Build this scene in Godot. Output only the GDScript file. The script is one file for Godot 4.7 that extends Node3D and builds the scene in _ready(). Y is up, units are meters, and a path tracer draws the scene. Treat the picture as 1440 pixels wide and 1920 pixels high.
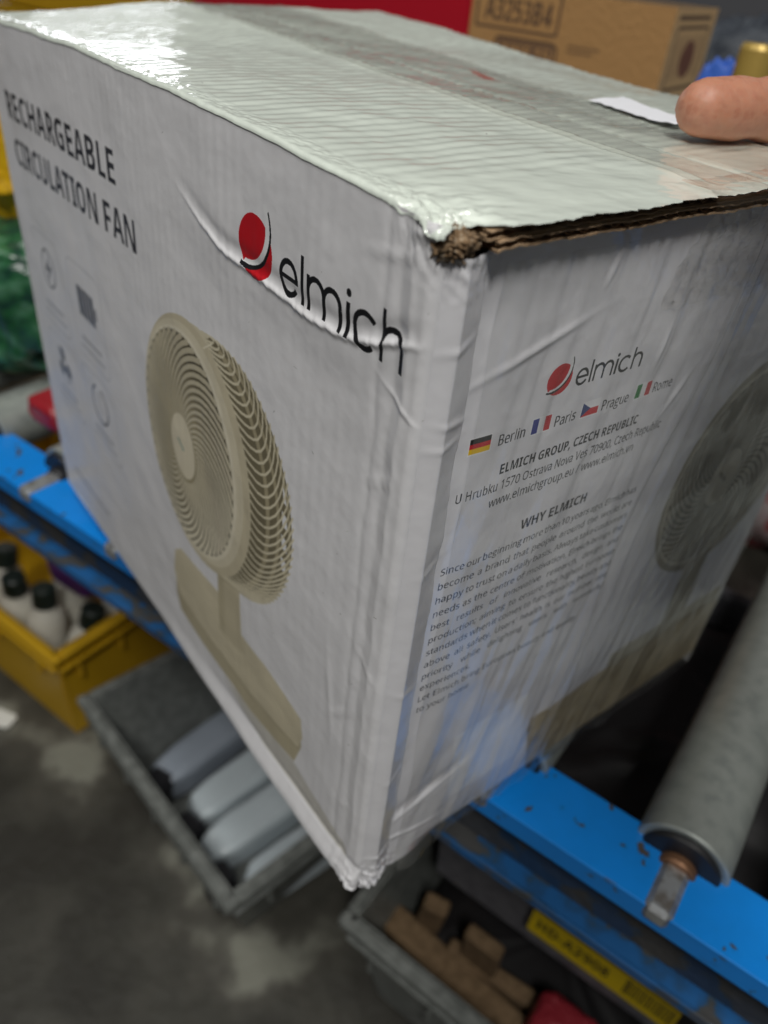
extends Node3D

# Carton on a roller conveyor, seen close by. Units are metres; the carton's lower near corner stands at the origin.
const CW := 0.4521   # carton width (front panel)
const CH := 0.36     # carton height
const CD := 0.3119   # carton depth (side panel)
const ALONG := Vector3(0.957, 0, -0.29)    # along the conveyor
const ACROSS := Vector3(-0.29, 0, -0.957)  # across it, away from the camera

var used := {}
var noise := FastNoiseLite.new()
var fine := FastNoiseLite.new()
var cap_of := {}

# ------------------------------------------------------------------ naming

func numbered(called: String) -> String:
	if not used.has(called):
		used[called] = 0
		return called
	used[called] += 1
	return "%s_%03d" % [called, used[called]]

func thing(called: String, label: String, category: String, at := Vector3.ZERO, group := "") -> Node3D:
	var o := Node3D.new()
	o.name = numbered(called)
	add_child(o)
	o.position = at
	o.set_meta("label", label)
	o.set_meta("category", category)
	if group: o.set_meta("group", group)
	return o

func part(called: String, m: Mesh, material: Material, parent: Node, at := Transform3D.IDENTITY) -> MeshInstance3D:
	var o := MeshInstance3D.new()
	o.name = called
	o.mesh = m
	o.material_override = material
	o.transform = at
	parent.add_child(o, true)
	return o

func at_conveyor(s: float, t: float, y: float) -> Vector3:
	return ALONG * s + ACROSS * t + Vector3(0, y, 0)

func turned(at: Vector3, along := ALONG) -> Transform3D:
	# x runs along, z comes towards the camera side
	return Transform3D(Basis(along, Vector3.UP, along.cross(Vector3.UP)), at)

# ------------------------------------------------------------------ materials

func lin(r: float, g: float, b: float) -> Color:
	return Color(r, g, b).linear_to_srgb()

func plain(r: float, g: float, b: float, rough := 0.6, metal := 0.0) -> StandardMaterial3D:
	var m := StandardMaterial3D.new()
	m.albedo_color = lin(r, g, b)
	m.roughness = rough
	m.metallic = metal
	return m

func noise_texture(seed_: int, frequency: float, octaves: int, colors: Array, spots: Array, normal := 0.0, size := 512) -> NoiseTexture2D:
	var n := FastNoiseLite.new()
	n.seed = seed_
	n.frequency = frequency
	n.fractal_octaves = octaves
	n.noise_type = FastNoiseLite.TYPE_SIMPLEX_SMOOTH
	var t := NoiseTexture2D.new()
	t.width = size
	t.height = size
	t.seamless = true
	t.noise = n
	if normal > 0.0:
		t.as_normal_map = true
		t.bump_strength = normal
	else:
		var g := Gradient.new()
		g.offsets = PackedFloat32Array(spots)
		g.colors = PackedColorArray(colors)
		t.color_ramp = g
	return t

func worn(seed_: int, colors: Array, spots: Array, frequency := 0.01, tile := 2.0, rough := 0.6, metal := 0.0, bump := 3.0) -> StandardMaterial3D:
	# blotchy material laid in metres, tile repeats per metre
	var m := StandardMaterial3D.new()
	m.albedo_texture = noise_texture(seed_, frequency, 5, colors, spots)
	m.roughness = rough
	m.metallic = metal
	m.uv1_triplanar = true
	m.uv1_world_triplanar = true
	m.uv1_scale = Vector3.ONE * tile
	if bump > 0.0:
		m.normal_enabled = true
		m.normal_texture = noise_texture(seed_ + 50, 0.05, 4, [], [], bump)
		m.normal_scale = 0.6
	return m

# ------------------------------------------------------------------ mesh helpers

func start() -> SurfaceTool:
	var st := SurfaceTool.new()
	st.begin(Mesh.PRIMITIVE_TRIANGLES)
	return st

func finish(st: SurfaceTool) -> ArrayMesh:
	st.generate_normals()
	return st.commit()

func tri(st: SurfaceTool, a: Vector3, b: Vector3, c: Vector3, inside: Vector3) -> void:
	# front faces run clockwise and look away from the point inside
	if (c - a).cross(b - a).dot((a + b + c) / 3.0 - inside) < 0.0:
		var k := b
		b = c
		c = k
	st.add_vertex(a)
	st.add_vertex(b)
	st.add_vertex(c)

func quad(st: SurfaceTool, a: Vector3, b: Vector3, c: Vector3, d: Vector3, inside: Vector3) -> void:
	tri(st, a, b, c, inside)
	tri(st, a, c, d, inside)

func block(st: SurfaceTool, middle: Vector3, size: Vector3, bevel := 0.002, at := Transform3D.IDENTITY) -> void:
	# chamfered box
	st.set_smooth_group(-1)
	var h := size / 2.0
	bevel = minf(bevel, minf(h.x, minf(h.y, h.z)) * 0.45)
	var centre := at * middle
	var p := {}
	for sx in [-1, 1]:
		for sy in [-1, 1]:
			for sz in [-1, 1]:
				for ax in 3:
					var v := Vector3(sx * h.x, sy * h.y, sz * h.z)
					for other in 3:
						if other != ax: v[other] -= signf(v[other]) * bevel
					p[[sx, sy, sz, ax]] = at * (middle + v)
	for ax in 3:
		var u := (ax + 1) % 3
		var w := (ax + 2) % 3
		for s in [-1, 1]:
			var k := []
			for c in [[-1, -1], [1, -1], [1, 1], [-1, 1]]:
				var id := [0, 0, 0, ax]
				id[ax] = s
				id[u] = c[0]
				id[w] = c[1]
				k.append(p[id])
			quad(st, k[0], k[1], k[2], k[3], centre)
		for su in [-1, 1]:
			for sw in [-1, 1]:
				var k := []
				for c in [[-1, u], [1, u], [1, w], [-1, w]]:
					var id := [0, 0, 0, c[1]]
					id[ax] = c[0]
					id[u] = su
					id[w] = sw
					k.append(p[id])
				quad(st, k[0], k[1], k[2], k[3], centre)
	for sx in [-1, 1]:
		for sy in [-1, 1]:
			for sz in [-1, 1]:
				tri(st, p[[sx, sy, sz, 0]], p[[sx, sy, sz, 1]], p[[sx, sy, sz, 2]], centre)

func block_mesh(size: Vector3, bevel := 0.002, middle := Vector3.ZERO) -> ArrayMesh:
	var st := start()
	block(st, middle, size, bevel)
	return finish(st)

func lathe(st: SurfaceTool, profile: Array, segs: int, at := Transform3D.IDENTITY, smooth := true) -> void:
	# profile of (radius, height) about y
	for k in profile.size() - 1:
		st.set_smooth_group(k if not smooth else 0)
		var a: Vector2 = profile[k]
		var b: Vector2 = profile[k + 1]
		for i in segs:
			var q := []
			for e in [[a, i], [a, i + 1], [b, i + 1], [b, i]]:
				var g: float = TAU * (e[1] % segs) / segs
				q.append(at * Vector3(e[0].x * cos(g), e[0].y, e[0].x * sin(g)))
			var inside: Vector3 = at * Vector3(0, (a.y + b.y) / 2.0, 0)
			if absf(a.x - b.x) > absf(a.y - b.y) * 2.0:
				# a flat ring: its inside lies below or above
				var down := 1.0 if a.x > b.x else -1.0
				inside = at * Vector3(0, (a.y + b.y) / 2.0 - down * 0.5, 0)
			if a.x > 1e-6 and b.x > 1e-6:
				quad(st, q[0], q[1], q[2], q[3], inside)
			elif a.x > 1e-6:
				tri(st, q[0], q[1], q[2], inside)
			else:
				tri(st, q[0], q[2], q[3], inside)

func lathe_mesh(profile: Array, segs := 32, smooth := false) -> ArrayMesh:
	var st := start()
	lathe(st, profile, segs, Transform3D.IDENTITY, smooth)
	return finish(st)

func sheet(us: PackedFloat32Array, vs: PackedFloat32Array, place: Callable, span: Rect2, flip := false) -> ArrayMesh:
	# a grid of points place(u, v) with its own uv over span
	var nu := us.size()
	var nv := vs.size()
	var pos := PackedVector3Array()
	var uv := PackedVector2Array()
	var nor := PackedVector3Array()
	pos.resize(nu * nv)
	uv.resize(nu * nv)
	nor.resize(nu * nv)
	for j in nv:
		for i in nu:
			pos[j * nu + i] = place.call(us[i], vs[j])
			uv[j * nu + i] = Vector2((us[i] - span.position.x) / span.size.x, (vs[j] - span.position.y) / span.size.y)
	var idx := PackedInt32Array()
	for j in nv - 1:
		for i in nu - 1:
			var a := j * nu + i
			var b := a + 1
			var c := a + nu + 1
			var d := a + nu
			var two := [a, b, c, a, c, d] if not flip else [a, c, b, a, d, c]
			idx.append_array(PackedInt32Array(two))
			for k in [0, 3]:
				var n := (pos[two[k + 2]] - pos[two[k]]).cross(pos[two[k + 1]] - pos[two[k]])
				for e in 3: nor[two[k + e]] += n
	for k in nor.size(): nor[k] = nor[k].normalized()
	var arrays := []
	arrays.resize(Mesh.ARRAY_MAX)
	arrays[Mesh.ARRAY_VERTEX] = pos
	arrays[Mesh.ARRAY_NORMAL] = nor
	arrays[Mesh.ARRAY_TEX_UV] = uv
	arrays[Mesh.ARRAY_INDEX] = idx
	var m := ArrayMesh.new()
	m.add_surface_from_arrays(Mesh.PRIMITIVE_TRIANGLES, arrays)
	return m

func steps(from: float, to: float, step: float) -> PackedFloat32Array:
	var out := PackedFloat32Array()
	var n := maxi(1, int(round((to - from) / step)))
	for i in n + 1: out.append(lerpf(from, to, float(i) / n))
	return out

func denser(pieces: Array) -> PackedFloat32Array:
	# [[from, to, step], ...] joined
	var out := PackedFloat32Array()
	for p in pieces:
		var a := steps(p[0], p[1], p[2])
		if out.size(): a.remove_at(0)
		out.append_array(a)
	return out

func pillow(size: Vector3, rough_: float, seed_: int, square := 0.45, nu := 56, nv := 36) -> ArrayMesh:
	# a soft packet: superellipsoid with wrinkles, standing on y = 0
	var n := FastNoiseLite.new()
	n.seed = seed_
	n.frequency = 1.6
	n.fractal_octaves = 4
	n.fractal_type = FastNoiseLite.FRACTAL_RIDGED
	var e := func(c: float) -> float: return signf(c) * pow(absf(c), square)
	var place := func(u: float, v: float) -> Vector3:
		var p := Vector3(e.call(cos(v)) * e.call(cos(u)), e.call(sin(v)), e.call(cos(v)) * e.call(sin(u)))
		p *= 1.0 + rough_ * n.get_noise_3dv(Vector3(p.x, p.y, p.z) * 1.0)
		return Vector3(p.x * size.x, (p.y + 1.0) * size.y, p.z * size.z) / 2.0
	return sheet(steps(0, TAU, TAU / nu), steps(-PI / 2, PI / 2, PI / nv), place, Rect2(0, -PI / 2, TAU, PI), true)

# ------------------------------------------------------------------ printing: flat shapes drawn into a picture, in millimetres of the panel

var ink: Image
var per_mm := 1.0

func span_fill(y: int, x0: float, x1: float, c: Color) -> void:
	var a := int(ceil(x0 - 0.5))
	var b := int(ceil(x1 - 0.5))
	if b > a: ink.fill_rect(Rect2i(a, y, b - a, 1), c)

func fill_poly(points: PackedVector2Array, c: Color) -> void:
	var lo := INF
	var hi := -INF
	for p in points:
		lo = minf(lo, p.y)
		hi = maxf(hi, p.y)
	var n := points.size()
	for y in range(maxi(0, int(lo * per_mm)), mini(ink.get_height() - 1, int(hi * per_mm) + 1) + 1):
		var yy := (y + 0.5) / per_mm
		var xs := []
		for k in n:
			var a := points[k]
			var b := points[(k + 1) % n]
			if (a.y <= yy) != (b.y <= yy): xs.append(lerpf(a.x, b.x, (yy - a.y) / (b.y - a.y)) * per_mm)
		xs.sort()
		for k in range(0, xs.size() - 1, 2): span_fill(y, xs[k], xs[k + 1], c)

func oval(cx: float, cy: float, rx: float, ry: float, from := 0.0, to := TAU, n := 64) -> PackedVector2Array:
	var out := PackedVector2Array()
	for k in n + 1:
		var a := lerpf(from, to, float(k) / n)
		out.append(Vector2(cx + rx * cos(a), cy + ry * sin(a)))
	return out

func stroke(points: PackedVector2Array, w: float, c: Color, w_end := -1.0) -> void:
	if w_end < 0.0: w_end = w
	var n := points.size()
	var left := PackedVector2Array()
	var right := PackedVector2Array()
	for k in n:
		var dir := (points[mini(k + 1, n - 1)] - points[maxi(k - 1, 0)]).normalized()
		var side := Vector2(-dir.y, dir.x) * lerpf(w, w_end, float(k) / maxi(1, n - 1)) / 2.0
		left.append(points[k] + side)
		right.append(points[k] - side)
	for k in n - 1: fill_poly(PackedVector2Array([left[k], left[k + 1], right[k + 1], right[k]]), c)

func line(a: Vector2, b: Vector2, w: float, c: Color) -> void:
	stroke(PackedVector2Array([a, b]), w, c)

func round_rect(x: float, y: float, w: float, h: float, r: float, lw: float, c: Color) -> void:
	var p := PackedVector2Array()
	for k in [[x + w - r, y + r, -PI / 2], [x + w - r, y + h - r, 0.0], [x + r, y + h - r, PI / 2], [x + r, y + r, PI]]:
		p.append_array(oval(k[0], k[1], r, r, k[2], k[2] + PI / 2, 8))
	p.append(p[0])
	stroke(p, lw, c)

func letters(text: String, bold: bool) -> Array:
	# [triangles, width, baseline, cap height] of a line of text
	var f := SystemFont.new()
	f.font_names = PackedStringArray(["Droid Sans"])
	f.font_weight = 700 if bold else 400
	var make := func(s: String) -> TextMesh:
		var m := TextMesh.new()
		m.font = f
		m.font_size = 48
		m.pixel_size = 1.0
		m.depth = 0.0
		m.curve_step = 1.0
		m.text = s
		return m
	if not cap_of.has(bold):
		var h: TextMesh = make.call("H")
		var points: PackedVector3Array = h.get_mesh_arrays()[Mesh.ARRAY_VERTEX]
		var lo := INF
		var hi := -INF
		for p in points:
			lo = minf(lo, p.y)
			hi = maxf(hi, p.y)
		cap_of[bold] = [lo, hi - lo]
	var t: TextMesh = make.call(text)
	var a := t.get_mesh_arrays()
	var v: PackedVector3Array = a[Mesh.ARRAY_VERTEX]
	var order: PackedInt32Array = a[Mesh.ARRAY_INDEX] if a[Mesh.ARRAY_INDEX] != null else PackedInt32Array(range(v.size()))
	var left := INF
	var right := -INF
	for p in v:
		left = minf(left, p.x)
		right = maxf(right, p.x)
	var flat := PackedVector2Array()
	for i in order: flat.append(Vector2(v[i].x - left, v[i].y - cap_of[bold][0]))
	return [flat, right - left, cap_of[bold][1]]

func write(text: String, bold: bool, x: float, base: float, cap: float, width: float, c: Color) -> float:
	# cap height and (if above zero) full width in millimetres; returns the width
	var l := letters(text, bold)
	var ky: float = cap / l[2]
	var kx: float = width / l[1] if width > 0.0 else ky
	var flat: PackedVector2Array = l[0]
	for k in range(0, flat.size(), 3):
		fill_poly(PackedVector2Array([Vector2(x + flat[k].x * kx, base - flat[k].y * ky), Vector2(x + flat[k + 1].x * kx, base - flat[k + 1].y * ky), Vector2(x + flat[k + 2].x * kx, base - flat[k + 2].y * ky)]), c)
	return l[1] * kx

func justify(text: String, x: float, base: float, cap: float, width: float, c: Color) -> void:
	var words := text.split(" ")
	var total := 0.0
	var wide := []
	for w in words:
		var l := letters(w, false)
		wide.append(l[1] * cap / l[2])
		total += wide[-1]
	var gap := (width - total) / maxi(1, words.size() - 1)
	var shrink := 1.0
	if gap < cap * 0.3:
		shrink = (width - cap * 0.35 * (words.size() - 1)) / total
		gap = cap * 0.35
	for k in words.size():
		write(words[k], false, x, base, cap, wide[k] * shrink, c)
		x += wide[k] * shrink + gap

func logo(x: float, y: float, k: float) -> void:
	# the red ball with its swoosh and the six letters; x, y is the ball's middle on the large print's scale
	var red := Color8(196, 16, 30)
	var black := Color8(18, 18, 22)
	var white := Color8(236, 236, 238)
	var P := func(u: float, v: float) -> Vector2: return Vector2(x + (u - 348.5) * k, y + (v - 41.0) * k)
	var O := func(u: float, v: float, r: float, ry: float, a: float, b: float, n := 40) -> PackedVector2Array:
		var m: Vector2 = P.call(u, v)
		return oval(m.x, m.y, r * k, ry * k, a, b, n)
	fill_poly(O.call(348.5, 41.5, 12.6, 12.2, 0.0, TAU, 72), red)
	var outer: PackedVector2Array = O.call(341.5, 33.5, 18.4, 17.6, -0.62, 1.75)
	var inner: PackedVector2Array = O.call(341.0, 32.5, 15.4, 15.6, -0.55, 1.62)
	inner.reverse()
	outer.append_array(inner)
	fill_poly(outer, white)
	var dark: PackedVector2Array = O.call(341.5, 33.5, 18.9, 18.1, -0.45, 1.8)
	var cut: PackedVector2Array = O.call(341.0, 33.0, 18.3, 17.0, -0.42, 1.78)
	cut.reverse()
	dark.append_array(cut)
	fill_poly(dark, black)
	var w := 2.1 * k
	var base := 50.6
	# e
	stroke(O.call(373.0, 44.6, 5.7, 6.0, 0.55, TAU), w, black)
	line(P.call(367.3, 44.6), P.call(379.7, 44.6), w * 0.9, black)
	# l, i
	line(P.call(382.4, 33.2), P.call(382.4, base + 0.6), w, black)
	line(P.call(411.0, 38.6), P.call(411.0, base + 0.6), w, black)
	fill_poly(O.call(411.0, 35.4, 1.4, 1.4, 0.0, TAU, 20), black)
	# m
	for e in [386.6, 396.6, 406.6]: line(P.call(e, 38.2 if e < 390.0 else 43.4), P.call(e, base + 0.6), w, black)
	for e in [391.6, 401.6]: stroke(O.call(e, 43.4, 5.0, 4.9, PI, TAU), w, black)
	# c
	stroke(O.call(421.0, 44.6, 6.2, 6.0, 0.75, TAU - 0.75), w, black)
	# h
	line(P.call(430.4, 33.2), P.call(430.4, base + 0.6), w, black)
	stroke(O.call(435.5, 43.6, 5.1, 5.0, PI, TAU), w, black)
	line(P.call(440.6, 43.4), P.call(440.6, base + 0.6), w, black)

func grille(cx: float, cy: float, rx: float, ry: float, hub: Vector2, hx: float, hy: float, low: Color, mid: Color, high: Color, gap: Color) -> void:
	# the printed picture of the fan front: opening, curved blades of the guard, hub
	fill_poly(oval(cx, cy, rx, ry), mid)
	for ring in 14:
		var f := 1.0 - ring / 14.0
		fill_poly(oval(lerpf(hub.x, cx, f), lerpf(hub.y, cy, f), lerpf(hx, rx, f), lerpf(hy, ry, f)), gap.lerp(low, clampf(1.3 - f * 1.25, 0.0, 1.0)))
	var n := 48
	for k in n:
		var a := TAU * k / n
		var p := PackedVector2Array()
		for e in 13:
			var f := e / 12.0
			var g := a + 0.95 * pow(f, 1.4)
			p.append(Vector2(lerpf(hub.x, cx, f) + lerpf(hx, rx, f) * cos(g), lerpf(hub.y, cy, f) + lerpf(hy, ry, f) * sin(g)))
		var side := 0.5 + 0.5 * cos(a - 0.4)
		stroke(p, 1.1, low.lerp(high, 0.45 + 0.5 * side), 3.0)
	fill_poly(oval(hub.x + 0.8, hub.y + 1.0, hx * 1.05, hy * 1.05), low)
	fill_poly(oval(hub.x, hub.y, hx, hy), high.lerp(mid, 0.35))

func front_print() -> ImageTexture:
	per_mm = 4.53
	ink = Image.create(2048, 1631, false, Image.FORMAT_RGB8)
	ink.fill(Color8(232, 231, 234))
	var dark := Color8(52, 52, 58)
	var grey := Color8(176, 176, 180)
	var thin := Color8(196, 196, 200)
	# heading
	write("RECHARGEABLE", true, 24, 55.6, 16.4, 184, dark)
	write("CIRCULATION FAN", true, 25, 83.6, 16.4, 203, dark)
	logo(348.5, 41.0, 1.0)
	# four pictograms in rounded frames
	for f in [[28, 122, 61, 66], [103, 121, 60, 66], [27, 197, 61, 60], [101, 195, 60, 60]]:
		round_rect(f[0], f[1], f[2], f[3], 9, 0.9, thin)
		for r in 2: line(Vector2(f[0] + 12 - r * 4, f[1] + f[3] - 15 + r * 7), Vector2(f[0] + f[2] - 12 + r * 4, f[1] + f[3] - 15 + r * 7), 2.4, grey if r == 0 else thin)
	stroke(oval(58, 145, 13, 13), 1.8, dark.lerp(grey, 0.45))
	fill_poly(PackedVector2Array([Vector2(61, 135), Vector2(51, 147), Vector2(57, 147), Vector2(54, 156), Vector2(65, 143), Vector2(59, 143)]), dark.lerp(grey, 0.4))
	for k in 5: fill_poly(PackedVector2Array([Vector2(119 + k * 6, 135), Vector2(123.6 + k * 6, 135), Vector2(123.6 + k * 6, 155), Vector2(119 + k * 6, 155)]), dark.lerp(grey, 0.15))
	fill_poly(PackedVector2Array([Vector2(149.5, 141), Vector2(152, 141), Vector2(152, 149), Vector2(149.5, 149)]), dark.lerp(grey, 0.3))
	for k in 3:
		var a := TAU * k / 3.0 + 0.4
		fill_poly(oval(57 + 8 * cos(a), 218 + 8 * sin(a), 5.6, 5.6), dark.lerp(grey, 0.35))
	stroke(oval(57, 218, 14, 14, 0.3, 5.2), 1.2, grey)
	stroke(oval(131, 217, 14, 14, -1.2, 4.4), 2.0, dark.lerp(grey, 0.4))
	line(Vector2(131, 217), Vector2(131, 207), 1.6, grey)
	line(Vector2(131, 217), Vector2(138, 221), 1.6, grey)
	line(Vector2(30, 326), Vector2(110, 326), 3.2, grey)
	# the fan
	var low := Color8(160, 150, 122)
	var mid := Color8(211, 201, 174)
	var high := Color8(230, 222, 200)
	var gap := Color8(74, 68, 50)
	# the fan's shadow, drawn in grey in the print under the foot
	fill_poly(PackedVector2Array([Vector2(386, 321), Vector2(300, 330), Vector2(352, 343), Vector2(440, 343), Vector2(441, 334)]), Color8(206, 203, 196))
	# foot
	fill_poly(PackedVector2Array([Vector2(240, 290), Vector2(237, 306), Vector2(241, 320), Vector2(287, 325), Vector2(338, 327), Vector2(387, 320), Vector2(394, 299), Vector2(392, 288)]), low.lerp(mid, 0.55))
	fill_poly(PackedVector2Array([Vector2(243, 266), Vector2(253, 258), Vector2(307, 256), Vector2(330, 268), Vector2(356, 268), Vector2(393, 276), Vector2(395, 290), Vector2(390, 304), Vector2(338, 310), Vector2(287, 309), Vector2(242, 304), Vector2(238, 286)]), mid)
	stroke(PackedVector2Array([Vector2(240, 304), Vector2(287, 310), Vector2(338, 311), Vector2(391, 304)]), 0.9, low)
	# neck
	fill_poly(PackedVector2Array([Vector2(303, 232), Vector2(329, 232), Vector2(329.5, 270), Vector2(334, 281), Vector2(318, 287), Vector2(301, 287)]), mid.lerp(low, 0.22))
	fill_poly(PackedVector2Array([Vector2(303, 232), Vector2(310, 232), Vector2(308, 287), Vector2(301, 287)]), mid.lerp(low, 0.45))
	# cage behind the ring
	fill_poly(oval(316, 165, 65, 70), low.lerp(gap, 0.5))
	for k in 4:
		var y0 := 138.0 + k * 13
		fill_poly(PackedVector2Array([Vector2(372, y0), Vector2(376, y0 + 2), Vector2(377, y0 + 9), Vector2(373, y0 + 8)]), Color8(226, 226, 228))
	for k in 3: stroke(oval(299 + k * 8, 168 - k, 61.5 + k * 1.3, 72.0 - k, -1.3, 1.45), 3.2 - k * 0.6, low.lerp(mid, 0.12))
	for k in 46:
		var a := lerpf(-1.75, 1.75, k / 45.0)
		var p := PackedVector2Array()
		for e in 9:
			var f := e / 8.0
			var g := a - 0.34 * f * f + 0.12 * sin(f * PI)
			p.append(Vector2(lerpf(282, 317, f) + lerpf(60, 65.5, f) * cos(g), lerpf(171, 165, f) + lerpf(73, 70.5, f) * sin(g)))
		stroke(p, 1.5, mid.lerp(high, 0.25), 1.1)
	# ring and opening
	fill_poly(oval(283.5, 171, 60.5, 74.5), mid.lerp(low, 0.12))
	fill_poly(oval(279.5, 171.5, 57, 71), mid.lerp(high, 0.4))
	fill_poly(oval(276.5, 172.5, 53, 68), high)
	grille(275, 173, 51, 66, Vector2(269, 175), 14, 20, low, mid, high, gap)
	line(Vector2(300, 104), Vector2(309, 98), 0.8, high)
	line(Vector2(263, 172), Vector2(270, 177), 1.6, Color8(120, 150, 140))
	return finish_print()

func side_print() -> ImageTexture:
	per_mm = 5.0
	ink = Image.create(1560, 1800, false, Image.FORMAT_RGB8)
	ink.fill(Color8(230, 229, 233))
	var dark := Color8(24, 24, 28)
	logo(67.5, 62.5, 0.52)
	# flags and towns
	var flag := func(x: float, rows: Array, upright: bool) -> void:
		fill_poly(PackedVector2Array([Vector2(x - 0.5, 76.9), Vector2(x + 10.3, 76.9), Vector2(x + 10.3, 84.3), Vector2(x - 0.5, 84.3)]), Color8(244, 244, 246))
		for k in rows.size():
			var a := float(k) / rows.size()
			var b := float(k + 1) / rows.size()
			if upright: fill_poly(PackedVector2Array([Vector2(x + 9.8 * a, 77.4), Vector2(x + 9.8 * b, 77.4), Vector2(x + 9.8 * b, 83.8), Vector2(x + 9.8 * a, 83.8)]), rows[k])
			else: fill_poly(PackedVector2Array([Vector2(x, 77.4 + 6.4 * a), Vector2(x + 9.8, 77.4 + 6.4 * a), Vector2(x + 9.8, 77.4 + 6.4 * b), Vector2(x, 77.4 + 6.4 * b)]), rows[k])
	flag.call(27.2, [Color8(24, 22, 24), Color8(200, 24, 36), Color8(244, 200, 20)], false)
	flag.call(58.2, [Color8(40, 50, 140), Color8(242, 242, 244), Color8(196, 30, 44)], true)
	flag.call(86.0, [Color8(242, 242, 244), Color8(204, 20, 34)], false)
	fill_poly(PackedVector2Array([Vector2(86, 77.4), Vector2(91, 80.6), Vector2(86, 83.8)]), Color8(30, 56, 120))
	flag.call(119.6, [Color8(30, 130, 60), Color8(242, 242, 244), Color8(200, 34, 46)], true)
	write("Berlin", false, 41.2, 83.6, 4.6, 13.6, dark)
	write("Paris", false, 70.6, 83.6, 4.6, 12.0, dark)
	write("Prague", false, 98.2, 83.6, 4.6, 16.6, dark)
	write("Rome", false, 131.6, 83.6, 4.6, 13.6, dark)
	write("ELMICH GROUP, CZECH REPUBLIC", true, 45.3, 97.4, 4.3, 82, dark)
	write("U Hrubku 1570 Ostrava Nova Ves 70900, Czech Republic", false, 25.2, 104.9, 4.2, 122, dark)
	write("www.elmichgroup.eu / www.elmich.vn", false, 42.5, 112.2, 4.2, 88, dark)
	write("WHY ELMICH", true, 64.8, 131.3, 5.0, 41, dark)
	var lines := ["Since our beginning more than 10 years ago, Elmich has", "become a brand that people around the world are", "happy to trust on a daily basis. Always take customers", "needs as the centre of motivation, Elmich brings the", "best results of innovative research, design and", "production; aiming to ensure the highest European", "standards when it comes to functionality, beauty and", "above all safety. Users' health is our number one", "priority while delighting users with wonderful"]
	for k in lines.size(): justify(lines[k], 24.2, 140.2 + 7.72 * k, 3.7, 121.5, dark)
	for k in 3: write(["experiences.", "Let Elmich bring European beauty and quality", "to your home"][k], false, 24.2, 140.2 + 7.72 * (9 + k), 3.7, 0.0, dark)
	# white field, left empty
	fill_poly(PackedVector2Array([Vector2(55, 264), Vector2(110, 264), Vector2(117, 324), Vector2(61, 324)]), Color8(246, 246, 248))
	# the fan once more
	var low := Color8(96, 90, 76)
	var mid := Color8(186, 178, 156)
	var high := Color8(204, 197, 178)
	var gap := Color8(44, 41, 34)
	fill_poly(oval(246, 160, 66, 72), mid.lerp(low, 0.3))
	fill_poly(oval(243, 160, 60, 66), high)
	grille(242, 160, 57, 63, Vector2(236, 163), 14, 19, low, mid, high, gap)
	line(Vector2(230, 158), Vector2(239, 166), 2.6, Color8(120, 112, 96))
	fill_poly(PackedVector2Array([Vector2(236, 228), Vector2(262, 228), Vector2(262, 282), Vector2(236, 282)]), mid.lerp(low, 0.3))
	fill_poly(PackedVector2Array([Vector2(186, 278), Vector2(308, 278), Vector2(308, 306), Vector2(186, 306)]), mid)
	return finish_print()

func finish_print() -> ImageTexture:
	# scuffs and specks of handling
	var r := RandomNumberGenerator.new()
	r.seed = 11
	for k in 90:
		var a := Vector2(r.randf() * ink.get_width(), r.randf() * ink.get_height()) / per_mm
		var g := r.randf_range(0.55, 0.85)
		line(a, a + Vector2.from_angle(r.randf() * TAU) * r.randf_range(0.4, 2.4), r.randf_range(0.15, 0.4), Color(g, g, g * 0.98))
	return ImageTexture.create_from_image(ink)

# ------------------------------------------------------------------ the carton

const CREASE := [[279.0, 35.1], [303.3, 45.1], [322.1, 50.4], [344.5, 51.2], [369.0, 52.2], [384.1, 53.0], [401.5, 51.7], [411.2, 50.2], [423.2, 47.0], [437.0, 41.5], [450.0, 37.0]]

func crease_at(u: float) -> float:
	for k in CREASE.size() - 1:
		if u <= CREASE[k + 1][0]:
			return lerpf(CREASE[k][1], CREASE[k + 1][1], (u - CREASE[k][0]) / (CREASE[k + 1][0] - CREASE[k][0]))
	return CREASE[-1][1]

func bell(x: float, w: float) -> float:
	return exp(-x * x / (w * w))

func top_rise(u: float) -> float:
	return 5.0 * sin(PI * clampf(u / 452.0, 0, 1))

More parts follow.
